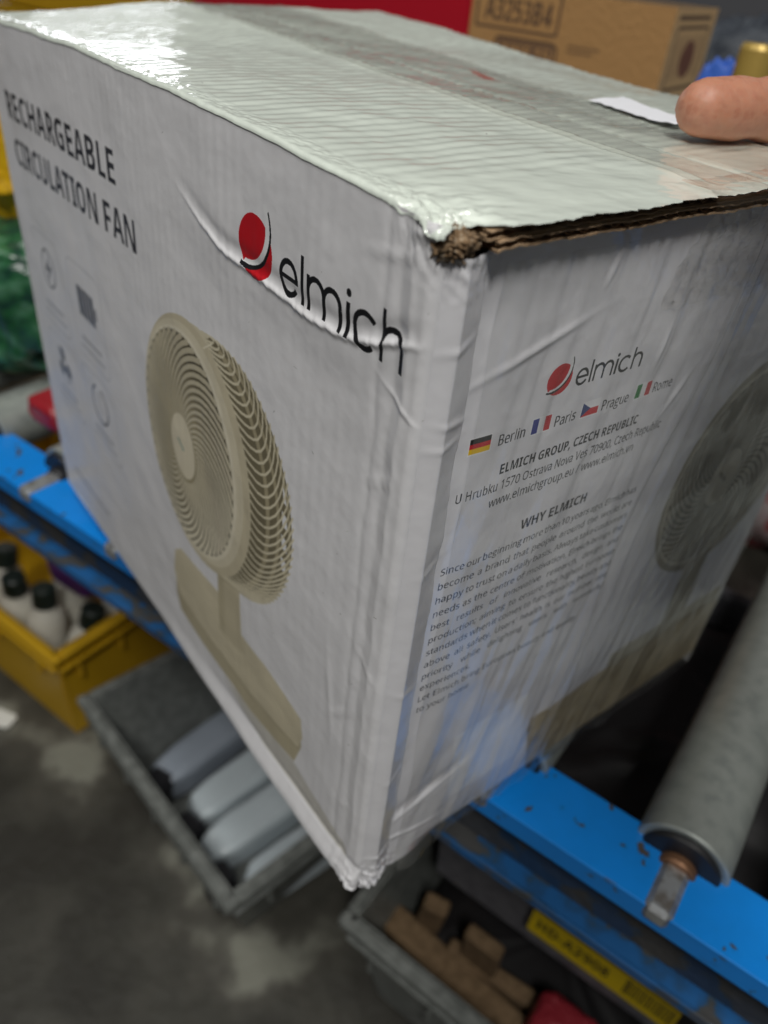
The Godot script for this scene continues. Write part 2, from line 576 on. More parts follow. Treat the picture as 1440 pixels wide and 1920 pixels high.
func front_point(u: float, v: float) -> Vector3:
	# u, v in millimetres from the upper left corner; the last six wrap round the near corner
	var z := 2.0 * sin(PI * clampf(u / 448.0, 0, 1)) * sin(PI * v / 360.0)
	z += 0.05 * sin(u * TAU / 7.4) * (0.6 + 0.8 * noise.get_noise_2d(u * 0.7, v * 0.25))
	z += 0.7 * noise.get_noise_2d(u * 0.35, v * 0.22) + 0.05 * fine.get_noise_2d(u, v * 0.35)
	if u > 272.0:
		var d := v - crease_at(u) - 0.8 * fine.get_noise_2d(u * 2.0, 7.0)
		var k := smoothstep(272.0, 330.0, u) * smoothstep(455.0, 436.0, u)
		z += k * (0.7 * bell(d - 0.8, 1.3) - 0.6 * bell(d + 3.5, 3.4) - 0.7 * smoothstep(0.0, 22.0, d) * smoothstep(120.0, 22.0, d))
	# upright wrinkles close to the corner
	var e := 1.6 * noise.get_noise_2d(v * 0.9, 31.0)
	z -= 0.55 * bell(u - 437.0 - e, 2.6) + 0.35 * bell(u - 429.0 + e, 2.0)
	z += 0.5 * bell(u - 443.0 - e, 2.0)
	# small folds
	for f in [[443.0, 62.0, 0.9, -0.4], [436.0, 96.0, 1.1, 0.5], [440.0, 190.0, 1.0, -0.6], [425.0, 236.0, 1.3, 0.8], [436.0, 300.0, 1.0, 0.4], [430.0, 16.0, 1.2, 0.2]]:
		var p := Vector2(u - f[0], v - f[1]).rotated(f[3])
		z += f[2] * 0.35 * bell(p.y, 1.2) * bell(p.x, 11.0)
	# a long soft fold at the lower right and the flared lower edge
	var q := Vector2(u - 418.0, v - 240.0)
	z += 0.4 * bell(q.x + 0.0016 * q.y * q.y - 3.0 * sin(q.y * 0.05), 2.4) * bell(q.y, 46.0)
	z += 3.2 * smoothstep(341.0, 360.0, v) * smoothstep(150.0, 360.0, u) - 0.8 * bell(v - 341.0, 3.0) * smoothstep(260.0, 400.0, u)
	var crush := bell(u - 452.0, 14.0) * (bell(v - 2.0, 12.0) + bell(v - 358.0, 12.0))
	z += 1.8 * crush * fine.get_noise_2d(u * 2.2, v * 2.2)
	var x := u
	if u > 448.0:
		var g := (u - 448.0) / 4.0
		x = 448.0 + 4.0 * sin(g)
		z += -4.0 + 4.0 * cos(g)
	var up := top_rise(u) * (1.0 - v / 360.0) + 1.0 * crush * noise.get_noise_2d(u * 4.0, v * 3.0)
	return Vector3(x - 452.1, 360.0 - v + up, z) / 1000.0

func side_point(s: float, v: float) -> Vector3:
	var e := 0.0
	var k := 1.6 * noise.get_noise_2d(v * 0.8, 77.0)
	if s < 9.5: e = lerpf(-1.0, 4.2, smoothstep(0.5, 10.5, s))
	elif s < 20.0 + k: e = lerpf(4.05, 0.4, clampf((s - 9.5) / (10.5 + k), 0.0, 1.0))
	elif s < 22.5 + k: e = lerpf(0.4, -0.8, smoothstep(20.0 + k, 20.9 + k, s))
	else: e = lerpf(-0.8, 0.0, smoothstep(22.5 + k, 40.0 + k, s))
	# crumples across the taped strip
	for c in [[12.0, 38.0, 0.9, 0.25], [14.0, 66.0, 1.0, -0.15], [12.0, 74.0, 0.7, 0.1], [15.0, 130.0, 0.8, 0.3], [13.0, 200.0, 0.8, -0.2], [14.0, 262.0, 0.9, 0.35], [12.0, 330.0, 1.3, 0.1], [16.0, 343.0, 1.4, -0.3]]:
		var p := Vector2(s - c[0], v - c[1]).rotated(c[3])
		e += c[2] * 0.55 * bell(p.y, 1.3) * bell(p.x, 7.0)
	if s > 22.0:
		var m := smoothstep(22.0, 40.0, s)
		e += m * (1.6 * sin(PI * clampf(s / 312.0, 0, 1)) * sin(PI * v / 360.0) + 0.8 * noise.get_noise_2d(s * 0.4 + 300.0, v * 0.35) + 0.07 * fine.get_noise_2d(s, v))
		# a long slanting wrinkle above the logo and one by the lower corner
		for c in [[52.0, 47.0, 0.9, 0.30, 24.0], [40.0, 300.0, -1.3, 0.36, 22.0], [38.0, 307.0, 0.8, 0.36, 24.0], [34.0, 332.0, 0.8, -0.2, 18.0], [128.0, 62.0, 0.8, 1.4, 10.0], [82.0, 24.0, 0.8, 1.2, 6.0], [150.0, 90.0, 0.9, 0.9, 12.0]]:
			var p := Vector2(s - c[0], v - c[1]).rotated(c[3])
			e += c[2] * bell(p.y, 1.5 if absf(c[2]) < 1.0 else 4.0) * bell(p.x, c[4])
	e += 1.5 * bell(s - 4.0, 16.0) * (0.6 * bell(v - 10.0, 10.0) + 2.0 * bell(v - 356.0, 14.0)) * fine.get_noise_2d(s * 2.4 + 90.0, v * 2.2)
	# the lower edge rolls in
	e -= 5.0 * smoothstep(346.0, 360.0, v) * smoothstep(30.0, 70.0, s)
	return Vector3(e, 360.0 - v, -s) / 1000.0

func top_point(x: float, w: float) -> Vector3:
	# x from the far left edge, w back from the front edge (below zero it folds down over the front)
	var b := 11.0 * bell(x, 190.0) * smoothstep(-5.0, 150.0, w)
	var y := 360.0 + top_rise(x) * (1.0 - smoothstep(0.0, 200.0, w)) + b
	y += 2.4 * sin(PI * clampf(x / 452.0, 0, 1)) * sin(PI * clampf(w / 312.0, 0, 1))
	y += (0.11 + 0.12 * smoothstep(230.0, 120.0, x)) * sin(x * TAU / 7.2 + 0.6 * noise.get_noise_2d(x, w * 0.2)) * smoothstep(4.0, 14.0, w) * smoothstep(440.0, 400.0, x)
	y += 1.1 * noise.get_noise_2d(x * 0.45 + 500.0, w * 0.45) + 0.16 * fine.get_noise_2d(x, w)
	# seam where the two flaps meet under the tape
	y -= 0.7 * bell(w - 158.0 - 1.5 * noise.get_noise_2d(x * 0.5, 3.0), 1.6)
	# crumpled front edge and near corner
	y += 0.45 * bell(w - 5.0, 5.0) * fine.get_noise_2d(x * 1.6, w * 2.6)
	y += 3.0 * bell(x - 446.0, 20.0) * bell(w - 2.0, 20.0) * fine.get_noise_2d(x * 1.1 + 40.0, w * 1.1) - 2.0 * bell(x - 452.0, 14.0) * bell(w, 14.0)
	y -= 0.5 * smoothstep(440.0, 461.0, x)
	var z := -w
	if w < 1.8:
		var g := clampf((1.8 - w) / 1.8, 0.0, PI / 2)
		y += -1.8 + 1.8 * cos(g)
		z = -1.8 + 1.8 * sin(g) + (front_point(minf(x, 446.0), 4.0).z * 1000.0 + 0.25) * sin(g)
	# uneven cut at the torn side
	var end := x
	if x > 445.0: end += 1.4 * fine.get_noise_1d(w * 3.0) + 0.8 * noise.get_noise_1d(w * 5.0)
	end -= 9.5 * smoothstep(440.0, 461.0, x) * bell(w - 7.0, 11.0)
	return Vector3(end - 452.1, y, z) / 1000.0

func paper(color: Color, picture: Texture2D, coat: float, coat_rough: float, rough := 0.5) -> StandardMaterial3D:
	var m := StandardMaterial3D.new()
	m.albedo_color = color
	m.albedo_texture = picture
	m.roughness = rough
	m.clearcoat_enabled = true
	m.clearcoat = coat
	m.clearcoat_roughness = coat_rough
	m.normal_enabled = true
	m.normal_texture = noise_texture(5, 0.02, 4, [], [], 5.0)
	m.normal_scale = 0.10
	m.uv1_scale = Vector3.ONE
	return m

func film_material() -> StandardMaterial3D:
	var m := plain(0.75, 0.75, 0.72, 0.14)
	m.transparency = BaseMaterial3D.TRANSPARENCY_ALPHA
	m.albedo_color.a = 0.04
	return m

func board_edge(from: float, to: float, below: float, x: float, seed_: int) -> ArrayMesh:
	# the cut edge of corrugated board: two liners with a waved sheet between, running back from the near corner (mm)
	var n := FastNoiseLite.new()
	n.seed = seed_
	n.frequency = 0.05
	var st := start()
	st.set_smooth_group(-1)
	var ss := steps(from, to, 1.3)
	for k in ss.size() - 1:
		for layer in 3:
			var p := []
			for s in [ss[k], ss[k + 1]]:
				var dip := 1.3 * n.get_noise_1d(s) + 0.5 * n.get_noise_1d(s * 5.0) - 1.2 * bell(s - 4.0, 8.0)
				var out: float = x + 1.0 * n.get_noise_1d(s * 3.0 + layer * 40.0) - [0.0, 1.8, 0.3][layer]
				var mid: float = top_point(450.0, s).y * 1000.0 - below + 0.5 * dip + [1.25, 0.9 * sin(s * TAU / 7.2), -1.25][layer]
				var half: float = [0.22, 0.16, 0.30][layer]
				p.append([Vector3(out, mid + half, -s) / 1000.0, Vector3(out, mid - half, -s) / 1000.0, Vector3(out - 14.0, mid + half, -s) / 1000.0, Vector3(out - 14.0, mid - half, -s) / 1000.0])
			var inside: Vector3 = (p[0][0] + p[0][1] + p[0][2] + p[0][3] + p[1][0] + p[1][1] + p[1][2] + p[1][3]) / 8.0
			quad(st, p[0][0], p[1][0], p[1][1], p[0][1], inside)
			quad(st, p[0][0], p[1][0], p[1][2], p[0][2], inside)
			quad(st, p[0][1], p[1][1], p[1][3], p[0][3], inside)
	return finish(st)

func build_carton() -> void:
	var box := thing("fan_carton", "large white printed carton with torn upper edge, lying on the blue conveyor", "carton")
	var us := denser([[0, 260, 1.2], [260, 420, 0.8], [420, 454.3, 0.6]])
	var vs := denser([[1.2, 24, 1.6], [24, 66, 0.6], [66, 330, 2.4], [330, 360, 1.0]])
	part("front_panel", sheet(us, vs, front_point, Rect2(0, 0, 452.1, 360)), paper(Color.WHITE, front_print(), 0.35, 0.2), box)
	us = denser([[2.6, 30, 0.5], [30, 170, 1.1], [170, 312, 2.0]])
	vs = denser([[9.6, 90, 1.0], [90, 320, 1.8], [320, 360, 1.0]])
	part("side_panel", sheet(us, vs, side_point, Rect2(0, 0, 312, 360)), paper(Color.WHITE, side_print(), 1.0, 0.05, 0.35), box)
	# top: plain board with a faint band of print
	per_mm = 2.0
	ink = Image.create(920, 624, false, Image.FORMAT_RGB8)
	ink.fill(Color8(221, 229, 219))
	fill_poly(PackedVector2Array([Vector2(243, 196), Vector2(262, 190), Vector2(268, 197), Vector2(246, 201)]), Color8(214, 110, 96))
	for k in 3: line(Vector2(274, 196 + k * 3), Vector2(330 - k * 14, 196 + k * 3), 0.9, Color8(176, 174, 164))
	us = denser([[0, 400, 1.2], [400, 461.2, 0.7]])
	vs = denser([[-1.03, 12, 0.45], [12, 150, 2.0], [150, 166, 0.8], [166, 312, 3.0]])
	var top := part("top_panel", sheet(us, vs, top_point, Rect2(0, 0, 462, 312), true), paper(Color.WHITE, finish_print(), 0.9, 0.05, 0.45), box)
	var kraft := plain(0.40, 0.27, 0.16, 0.9)
	# hidden panels
	var hidden := plain(0.72, 0.72, 0.71, 0.6)
	var back := start()
	back.set_smooth_group(-1)
	var c := Vector3(-CW / 2, CH / 2, -CD / 2)
	quad(back, Vector3(-CW, 0, -CD), Vector3(0, 0, -CD), Vector3(0, CH - 0.006, -CD), Vector3(-CW, CH + 0.006, -CD), c)
	part("back_panel", finish(back), hidden, box)
	var left := start()
	left.set_smooth_group(-1)
	for k in 12:
		var a := -CD * k / 12.0
		var b := -CD * (k + 1) / 12.0
		quad(left, Vector3(-CW, 0, a), Vector3(-CW, 0, b), Vector3(-CW, top_point(0, -b * 1000.0).y - 0.002, b), Vector3(-CW, top_point(0, -a * 1000.0).y - 0.002, a), c)
	part("end_panel", finish(left), hidden, box)
	var under := start()
	under.set_smooth_group(-1)
	quad(under, Vector3(-CW, 0.001, 0), Vector3(-0.004, 0.001, 0), Vector3(-0.004, 0.001, -CD), Vector3(-CW, 0.001, -CD), c)
	part("bottom_panel", finish(under), hidden, box)
	# torn board edges between top and side
	part("flap_edge", board_edge(14, 309, 3.1, 4.5, 3), kraft, box)
	part("flap_edge", board_edge(17, 309, 6.2, 6.0, 8), kraft, box)
	part("gap_shade", board_edge(10, 309, 9.4, -8.5, 12), plain(0.09, 0.06, 0.04, 0.95), box)  # dark strip behind the edges; shade of the gap put into its colour
	# wad of torn fibre at the near corner
	var wad := func(u: float, v: float) -> Vector3:
		var n := 1.0 + 0.55 * fine.get_noise_3d(cos(u) * cos(v) * 60.0, sin(v) * 60.0, sin(u) * cos(v) * 60.0) + 0.3 * fine.get_noise_2d(u * 60.0, v * 60.0)
		return Vector3(-1.4 + 5.2 * n * cos(v) * cos(u), 353.0 + 4.6 * n * sin(v), -7.0 + 7.0 * n * cos(v) * sin(u)) / 1000.0
	part("torn_corner", sheet(steps(0, TAU, TAU / 48), steps(-PI / 2, PI / 2, PI / 26), wad, Rect2(0, -2, TAU, 4), true), worn(21, [lin(0.10, 0.06, 0.03), lin(0.30, 0.19, 0.10), lin(0.5, 0.42, 0.32)], [0.3, 0.55, 0.8], 0.03, 20.0, 0.95, 0.0, 6.0), box)
	var shred := func(u: float, v: float) -> Vector3:
		return Vector3(1.2 + 1.6 * v + 0.9 * sin(u * 0.4), 349.6 - u * 0.07 + 1.4 * v + 0.7 * fine.get_noise_1d(u * 4.0), -8.0 - u * 0.85 + 0.4 * v) / 1000.0
	part("paper_shred", sheet(steps(0, 15, 0.6), steps(-0.6, 0.6, 0.3), shred, Rect2(0, -1, 15, 2)), plain(0.7, 0.69, 0.66, 0.7), box)
	# tape along the middle of the top, going down over the side; its ends show as thin shiny lines
	var tape_point := func(x: float, w: float) -> Vector3:
		var p := top_point(x, w)
		return p + Vector3(0, 0.0006 + 0.00012 * fine.get_noise_2d(x * 0.5, w * 0.8) + 0.0009 * bell(w - 128.0, 2.0) + 0.0008 * bell(w - 212.0, 2.0), 0)
	var tape := plain(0.50, 0.36, 0.20, 0.1)
	tape.transparency = BaseMaterial3D.TRANSPARENCY_ALPHA
	tape.albedo_color.a = 0.03
	part("top_tape", sheet(steps(4, 452, 2.0), denser([[124, 134, 0.8], [134, 204, 3.0], [204, 216, 0.8]]), tape_point, Rect2(0, 0, 452, 312), true), tape, box)
	# tape folded over the edge beyond the tear
	var fold_point := func(s: float, w: float) -> Vector3:
		var r := 1.4 * fine.get_noise_2d(s * 1.3, w * 2.0)
		if w < 14.0:
			var p := top_point(446.0 + w, s)
			return p + Vector3(0, 0.0012 + 0.0002 * r, 0)
		var g := clampf((w - 14.0) / 5.0, 0.0, PI / 2)
		var down := maxf(0.0, w - 14.0 - 5.0 * PI / 2)
		return Vector3(6.5 + 4.0 * sin(g) - 0.10 * down + r * minf(1.0, down * 0.2) - 5.0 * smoothstep(0.0, 24.0, down), top_point(458.0, s).y * 1000.0 - 4.2 + 5.0 * cos(g) - down, -s) / 1000.0
	part("edge_tape", sheet(steps(117, 300, 1.5), steps(0, 62, 1.4), fold_point, Rect2(0, 0, 312, 62), true), tape, box)
	# loose clear film down the right of the side panel
	var film_point := func(s: float, v: float) -> Vector3:
		var p := side_point(s, v)
		var q := s + (v - 120.0) * 0.16
		var lift := 2.0 + 2.2 * noise.get_noise_2d(q * 1.1, v * 0.16 + 60.0) + 0.35 * fine.get_noise_2d(q * 1.0, v * 0.12) + 2.2 * bell(q - 152.0 - 4.0 * sin(v * 0.03), 3.2) + 1.6 * bell(q - 166.0, 2.6)
		return p + Vector3(maxf(0.7, lift + 4.0 * smoothstep(345.0, 360.0, v)) / 1000.0, 0, 0)
	part("clear_film", sheet(steps(26, 311, 1.3), steps(14, 360, 2.4), film_point, Rect2(0, 0, 312, 360)), film_material(), box)
	# brown tape along the lower edge of the side
	var low_tape := func(s: float, v: float) -> Vector3:
		return side_point(lerpf(s + 14.0 * (v - 292.0) / 60.0 + 3.0 * noise.get_noise_1d(v * 4.0), s, smoothstep(130.0, 240.0, s)), v + 4.0 * noise.get_noise_1d(s * 0.7)) + Vector3(0.0005, 0, 0)
	part("brown_tape", sheet(steps(118, 311, 1.6), steps(292, 352, 1.6), low_tape, Rect2(118, 292, 194, 60)), worn(66, [lin(0.36, 0.29, 0.17), lin(0.46, 0.38, 0.235)], [0.35, 0.65], 0.01, 8.0, 0.3, 0.0, 0.6), box)
	# paper label on the top
	var label_point := func(a: float, b: float) -> Vector3:
		var e := 2.2 * fine.get_noise_2d(a * 80.0, 5.0) * (1.0 if b > 0.98 or b < 0.02 else 0.0)
		var x := lerpf(lerpf(325.0, 380.5, a), lerpf(320.0, 381.0, a), b)
		var w := lerpf(lerpf(206.0, 203.0, a), lerpf(241.0, 226.0, a), b) + e
		return top_point(x, w) + Vector3(0, 0.0017 + 0.0012 * bell(a - 0.95, 0.1), 0)
	part("paper_label", sheet(steps(0, 1, 0.03), steps(0, 1, 0.06), label_point, Rect2(0, 0, 1, 1), true), plain(0.80, 0.81, 0.86, 0.6), box)

# ------------------------------------------------------------------ conveyor

const RAIL_TOP := -0.026
const NEAR_T := 0.114
const FAR_T := 1.07

func rail_mesh(length: float) -> Array:
	# channel open to the outside; x along, z out; the upper outer edge lies at z = 0, y = 0. [skin, web]
	var skin := start()
	block(skin, Vector3(0, -0.002, -0.0255), Vector3(length, 0.004, 0.051), 0.0018)
	block(skin, Vector3(0, -0.0105, -0.0022), Vector3(length, 0.0165, 0.0038), 0.0018)
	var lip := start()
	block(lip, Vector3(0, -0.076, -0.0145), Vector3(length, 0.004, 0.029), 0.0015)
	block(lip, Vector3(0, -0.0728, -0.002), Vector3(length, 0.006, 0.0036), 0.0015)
	var web := start()
	block(web, Vector3(0, -0.039, -0.021), Vector3(length, 0.0695, 0.004), 0.0005)
	return [finish(skin), finish(web), finish(lip)]

func build_conveyor() -> void:
	var c := thing("roller_conveyor", "blue painted steel roller conveyor with grey rollers, under the white carton", "conveyor")
	var blue := worn(31, [lin(0.075, 0.06, 0.05), lin(0.004, 0.14, 0.44), lin(0.004, 0.22, 0.70), lin(0.004, 0.23, 0.74)], [0.14, 0.155, 0.19, 0.8], 0.014, 5.0, 0.36, 0.0, 0.5)
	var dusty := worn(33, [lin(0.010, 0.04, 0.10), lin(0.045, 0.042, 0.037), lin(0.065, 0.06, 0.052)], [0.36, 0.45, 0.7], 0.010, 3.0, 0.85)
	var scraped_shaded := worn(34, [lin(0.05, 0.05, 0.05), lin(0.008, 0.06, 0.16), lin(0.006, 0.09, 0.27)], [0.38, 0.45, 0.7], 0.012, 4.0, 0.6, 0.0, 0.5)  # worn blue kept dim: shade low on the rail put into its colour
	var steel := worn(35, [lin(0.33, 0.36, 0.34), lin(0.40, 0.43, 0.40), lin(0.44, 0.47, 0.44)], [0.25, 0.5, 0.8], 0.02, 6.0, 0.45, 0.5, 0.8)
	var black := plain(0.012, 0.012, 0.014, 0.5)
	var bolt := worn(36, [lin(0.26, 0.24, 0.22), lin(0.46, 0.48, 0.50)], [0.3, 0.6], 0.01, 12.0, 0.35, 0.6, 0.5)
	var rail := rail_mesh(3.4)
	for side in 2:
		var at := turned(at_conveyor(-0.15, NEAR_T if side == 0 else FAR_T, RAIL_TOP)) if side == 0 else turned(at_conveyor(-0.15, FAR_T, RAIL_TOP), -ALONG)
		var r := part("side_rail", rail[0], blue, c, at)
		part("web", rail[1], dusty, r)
		part("lower_flange", rail[2], scraped_shaded, r)
	# legs
	for s in [-1.35, 1.1]:
		for t in [NEAR_T + 0.03, FAR_T - 0.03]:
			part("leg", block_mesh(Vector3(0.05, 0.64, 0.04), 0.003), blue, c, turned(at_conveyor(s, t, -0.72 + 0.32)))
	# rollers
	var tube := lathe_mesh([Vector2(0.0, -0.435), Vector2(0.024, -0.435), Vector2(0.0285, -0.4355), Vector2(0.03, -0.434), Vector2(0.03, 0.434), Vector2(0.0285, 0.4355), Vector2(0.024, 0.435), Vector2(0.0, 0.435)], 40)
	var ring := lathe_mesh([Vector2(0.010, -0.0035), Vector2(0.0245, -0.0035), Vector2(0.0255, -0.001), Vector2(0.0255, 0.003)], 32)
	var hub := lathe_mesh([Vector2(0.0, -0.009), Vector2(0.0115, -0.009), Vector2(0.0125, -0.007), Vector2(0.0125, 0.002)], 24)
	var shaft := start()
	block(shaft, Vector3.ZERO, Vector3(0.0175, 0.96, 0.0150), 0.004)
	var shaft_mesh := finish(shaft)
	for k in range(-12, 9):
		var s := 0.142 + 0.125 * k
		var mid := (NEAR_T + FAR_T) / 2.0
		var at := Transform3D(Basis(ALONG, ACROSS, ALONG.cross(ACROSS)), at_conveyor(s, mid, -0.0302))
		var r := part("roller", tube, steel, c, at)
		part("bearing", ring, black, r, Transform3D(Basis.IDENTITY, Vector3(0, -0.436, 0)))
		part("bearing", ring, black, r, Transform3D(Basis.from_euler(Vector3(PI, 0, 0)), Vector3(0, 0.436, 0)))
		part("bush", hub, plain(0.25, 0.13, 0.07, 0.5, 0.6) if k == 0 else black, r, Transform3D(Basis.IDENTITY, Vector3(0, -0.437, 0)))
		part("shaft", shaft_mesh, bolt, r)

# ------------------------------------------------------------------ crates

func crate(called: String, label: String, at: Transform3D, size: Vector3, m: Material, group := "", taper := 0.016) -> Node3D:
	# open stacking tote: base on y = 0 at the middle of its footprint
	var o := thing(called, label, "crate", Vector3.ZERO, group)
	o.transform = at
	var th := 0.004
	var h := size / 2.0
	var floor_ := start()
	block(floor_, Vector3(0, 0.004, 0), Vector3(size.x - 2 * taper, 0.006, size.z - 2 * taper), 0.002)
	part("base", finish(floor_), m, o)
	for side in 4:
		var along := size.x if side % 2 == 0 else size.z
		var off := h.z if side % 2 == 0 else h.x
		var turn := Basis(Vector3.UP, PI / 2 * side)
		var w := start()
		w.set_smooth_group(-1)
		var lo := off - taper
		var a := [Vector3(-along / 2 + taper, 0, lo), Vector3(along / 2 - taper, 0, lo), Vector3(along / 2 - 0.002, size.y, off - 0.006), Vector3(-along / 2 + 0.002, size.y, off - 0.006)]
		var inner := []
		for p in a: inner.append(p - Vector3(0, 0, th))
		var c: Vector3 = (a[0] + a[2] + inner[0] + inner[2]) / 4.0
		quad(w, a[0], a[1], a[2], a[3], c)
		quad(w, inner[0], inner[1], inner[2], inner[3], c)
		for k in 4: quad(w, a[k], a[(k + 1) % 4], inner[(k + 1) % 4], inner[k], c)
		part("wall", finish(w), m, o, Transform3D(turn, Vector3.ZERO))
		var rim := start()
		block(rim, Vector3(0, size.y - 0.008, off - 0.002), Vector3(along + (0.014 if side % 2 == 0 else -0.022), 0.016, 0.018), 0.004)
		block(rim, Vector3(0, size.y - 0.036, off - 0.003), Vector3(along - 0.01, 0.007, 0.013), 0.002)
		part("rim", finish(rim), m, o, Transform3D(turn, Vector3.ZERO))
		for k in 5:
			var rib := start()
			block(rib, Vector3((k - 2) * along * 0.2, size.y * 0.80, off - 0.004), Vector3(0.006, size.y * 0.30, 0.010), 0.002)
			part("rib", finish(rib), m, o, Transform3D(turn, Vector3.ZERO))
	return o

# ------------------------------------------------------------------ hand

func hand_mesh() -> ArrayMesh:
	# bones as tapered capsules joined by a smooth minimum, meshed as surface nets; thumb on the carton's top, the other fingers down its back
	var tip := Vector3(-0.0515, 0.3740, -0.1905)
	var joint := Vector3(-0.0410, 0.3750, -0.2290)
	var knuckle := Vector3(-0.0180, 0.3840, -0.2660)
	var root := Vector3(0.0120, 0.3860, -0.3260)
	var wrist := Vector3(0.0850, 0.4320, -0.2900)
	var bones := [
		[tip, joint, 0.0104, 0.0124], [tip + Vector3(0, 0.0008, 0.0012), tip.lerp(joint, 0.4), 0.0100, 0.0120], [joint, knuckle, 0.0130, 0.0140], [knuckle, root, 0.0150, 0.0205], [root, wrist, 0.0215, 0.0255]]
	var heads := [Vector3(-0.052, 0.365, -0.352), Vector3(-0.046, 0.360, -0.376), Vector3(-0.034, 0.358, -0.397), Vector3(-0.018, 0.356, -0.415)]
	var long := [0.88, 1.0, 0.95, 0.76]
	for k in 4:
		var h: Vector3 = heads[k]
		bones.append([h, wrist + (h - root) * 0.25, 0.0125, 0.0200])
		if k: bones.append([h, heads[k - 1], 0.0120, 0.0120])
		var l: float = long[k]
		var a: Vector3 = h + Vector3(-0.022, -0.028, 0.006 + 0.003 * k) * l
		var b: Vector3 = a + Vector3(-0.006, -0.022, 0.010) * l
		var c: Vector3 = b + Vector3(0.001, -0.018, 0.008) * l
		bones.append([h, a, 0.0105, 0.0095])
		bones.append([a, b, 0.0095, 0.0088])
		bones.append([b, c, 0.0088, 0.0076])
	var dist := func(p: Vector3) -> float:
		var d := 1.0
		for b in bones:
			var pa: Vector3 = p - b[0]
			var ba: Vector3 = b[1] - b[0]
			var f := clampf(pa.dot(ba) / ba.length_squared(), 0.0, 1.0)
			var e: float = (pa - ba * f).length() - lerpf(b[2], b[3], f)
			var k := 0.006
			var g := maxf(k - absf(d - e), 0.0) / k
			d = minf(d, e) - g * g * k * 0.25
		# knuckle folds on the back of the thumb and a flattened pad
		d += 0.0009 * bell((p - joint).dot((joint - tip).normalized()) * 1000.0 - 1.5, 1.8) * smoothstep(joint.y, joint.y + 0.008, p.y)
		d += 0.0006 * bell((p - joint).dot((joint - tip).normalized()) * 1000.0 + 3.5, 1.5) * smoothstep(joint.y, joint.y + 0.008, p.y)
		return d
	var st := start()
	nets(st, dist, Vector3(-0.098, 0.260, -0.445), Vector3(0.110, 0.445, -0.170), 0.0034)
	# unseen forearm, bent so its shadow darkens the side panel's right
	var path := [wrist + Vector3(-0.006, -0.006, -0.008), Vector3(0.130, 0.555, -0.085), Vector3(0.36, 0.80, 0.10)]
	var arm := func(p: Vector3) -> float:
		var d := 1.0
		for k in 2:
			var pa: Vector3 = p - path[k]
			var ba: Vector3 = path[k + 1] - path[k]
			var f := clampf(pa.dot(ba) / ba.length_squared(), 0.0, 1.0)
			d = minf(d, (pa - ba * f).length() - lerpf([0.026, 0.036][k], [0.036, 0.044][k], f))
		return d
	nets(st, arm, Vector3(0.02, 0.36, -0.36), Vector3(0.44, 0.88, 0.18), 0.010)
	return finish(st)

func nets(st: SurfaceTool, dist: Callable, lo: Vector3, hi: Vector3, cell: float) -> void:
	var n := Vector3i(((hi - lo) / cell).ceil())
	var field := PackedFloat32Array()
	field.resize((n.x + 1) * (n.y + 1) * (n.z + 1))
	var at := func(x: int, y: int, z: int) -> int: return (z * (n.y + 1) + y) * (n.x + 1) + x
	# coarse pass skips the empty cells
	var coarse := 4
	field.fill(1.0)
	for z in range(0, n.z + 1, coarse):
		for y in range(0, n.y + 1, coarse):
			for x in range(0, n.x + 1, coarse):
				var mid: float = dist.call(lo + Vector3(x + 1.5, y + 1.5, z + 1.5) * cell)
				var near := absf(mid) < cell * coarse * 1.1
				for dz in coarse:
					for dy in coarse:
						for dx in coarse:
							if x + dx <= n.x and y + dy <= n.y and z + dz <= n.z:
								field[at.call(x + dx, y + dy, z + dz)] = dist.call(lo + Vector3(x + dx, y + dy, z + dz) * cell) if near else mid
	var made := {}
	var corners := [Vector3i(0, 0, 0), Vector3i(1, 0, 0), Vector3i(0, 1, 0), Vector3i(1, 1, 0), Vector3i(0, 0, 1), Vector3i(1, 0, 1), Vector3i(0, 1, 1), Vector3i(1, 1, 1)]
	var edges := [[0, 1], [2, 3], [4, 5], [6, 7], [0, 2], [1, 3], [4, 6], [5, 7], [0, 4], [1, 5], [2, 6], [3, 7]]
	for z in n.z:
		for y in n.y:
			for x in n.x:
				var f := []
				var neg := 0
				for c in corners:
					f.append(field[at.call(x + c.x, y + c.y, z + c.z)])
					if f[-1] < 0.0: neg += 1
				if neg == 0 or neg == 8: continue
				var sum := Vector3.ZERO
				var count := 0
				for e in edges:
					var a: float = f[e[0]]
					var b: float = f[e[1]]
					if (a < 0.0) != (b < 0.0):
						sum += Vector3(corners[e[0]]).lerp(Vector3(corners[e[1]]), a / (a - b))
						count += 1
				made[Vector3i(x, y, z)] = lo + (Vector3(x, y, z) + sum / count) * cell
	st.set_smooth_group(0)
	for key in made:
		for ax in 3:
			var u := Vector3i.ZERO
			var v := Vector3i.ZERO
			var d := Vector3i.ZERO
			u[(ax + 1) % 3] = 1
			v[(ax + 2) % 3] = 1
			d[ax] = 1
			var k: Vector3i = key
			var f0 := field[at.call(k.x, k.y, k.z)]
			var e := k + d
			var f1 := field[at.call(e.x, e.y, e.z)]
			if (f0 < 0.0) == (f1 < 0.0): continue
			if not (made.has(k - u) and made.has(k - v) and made.has(k - u - v)): continue
			var q := [made[k], made[k - u], made[k - u - v], made[k - v]]
			if f0 < 0.0: q.reverse()
			for e3 in [0, 1, 2, 0, 2, 3]: st.add_vertex(q[e3])

# ------------------------------------------------------------------ the rest

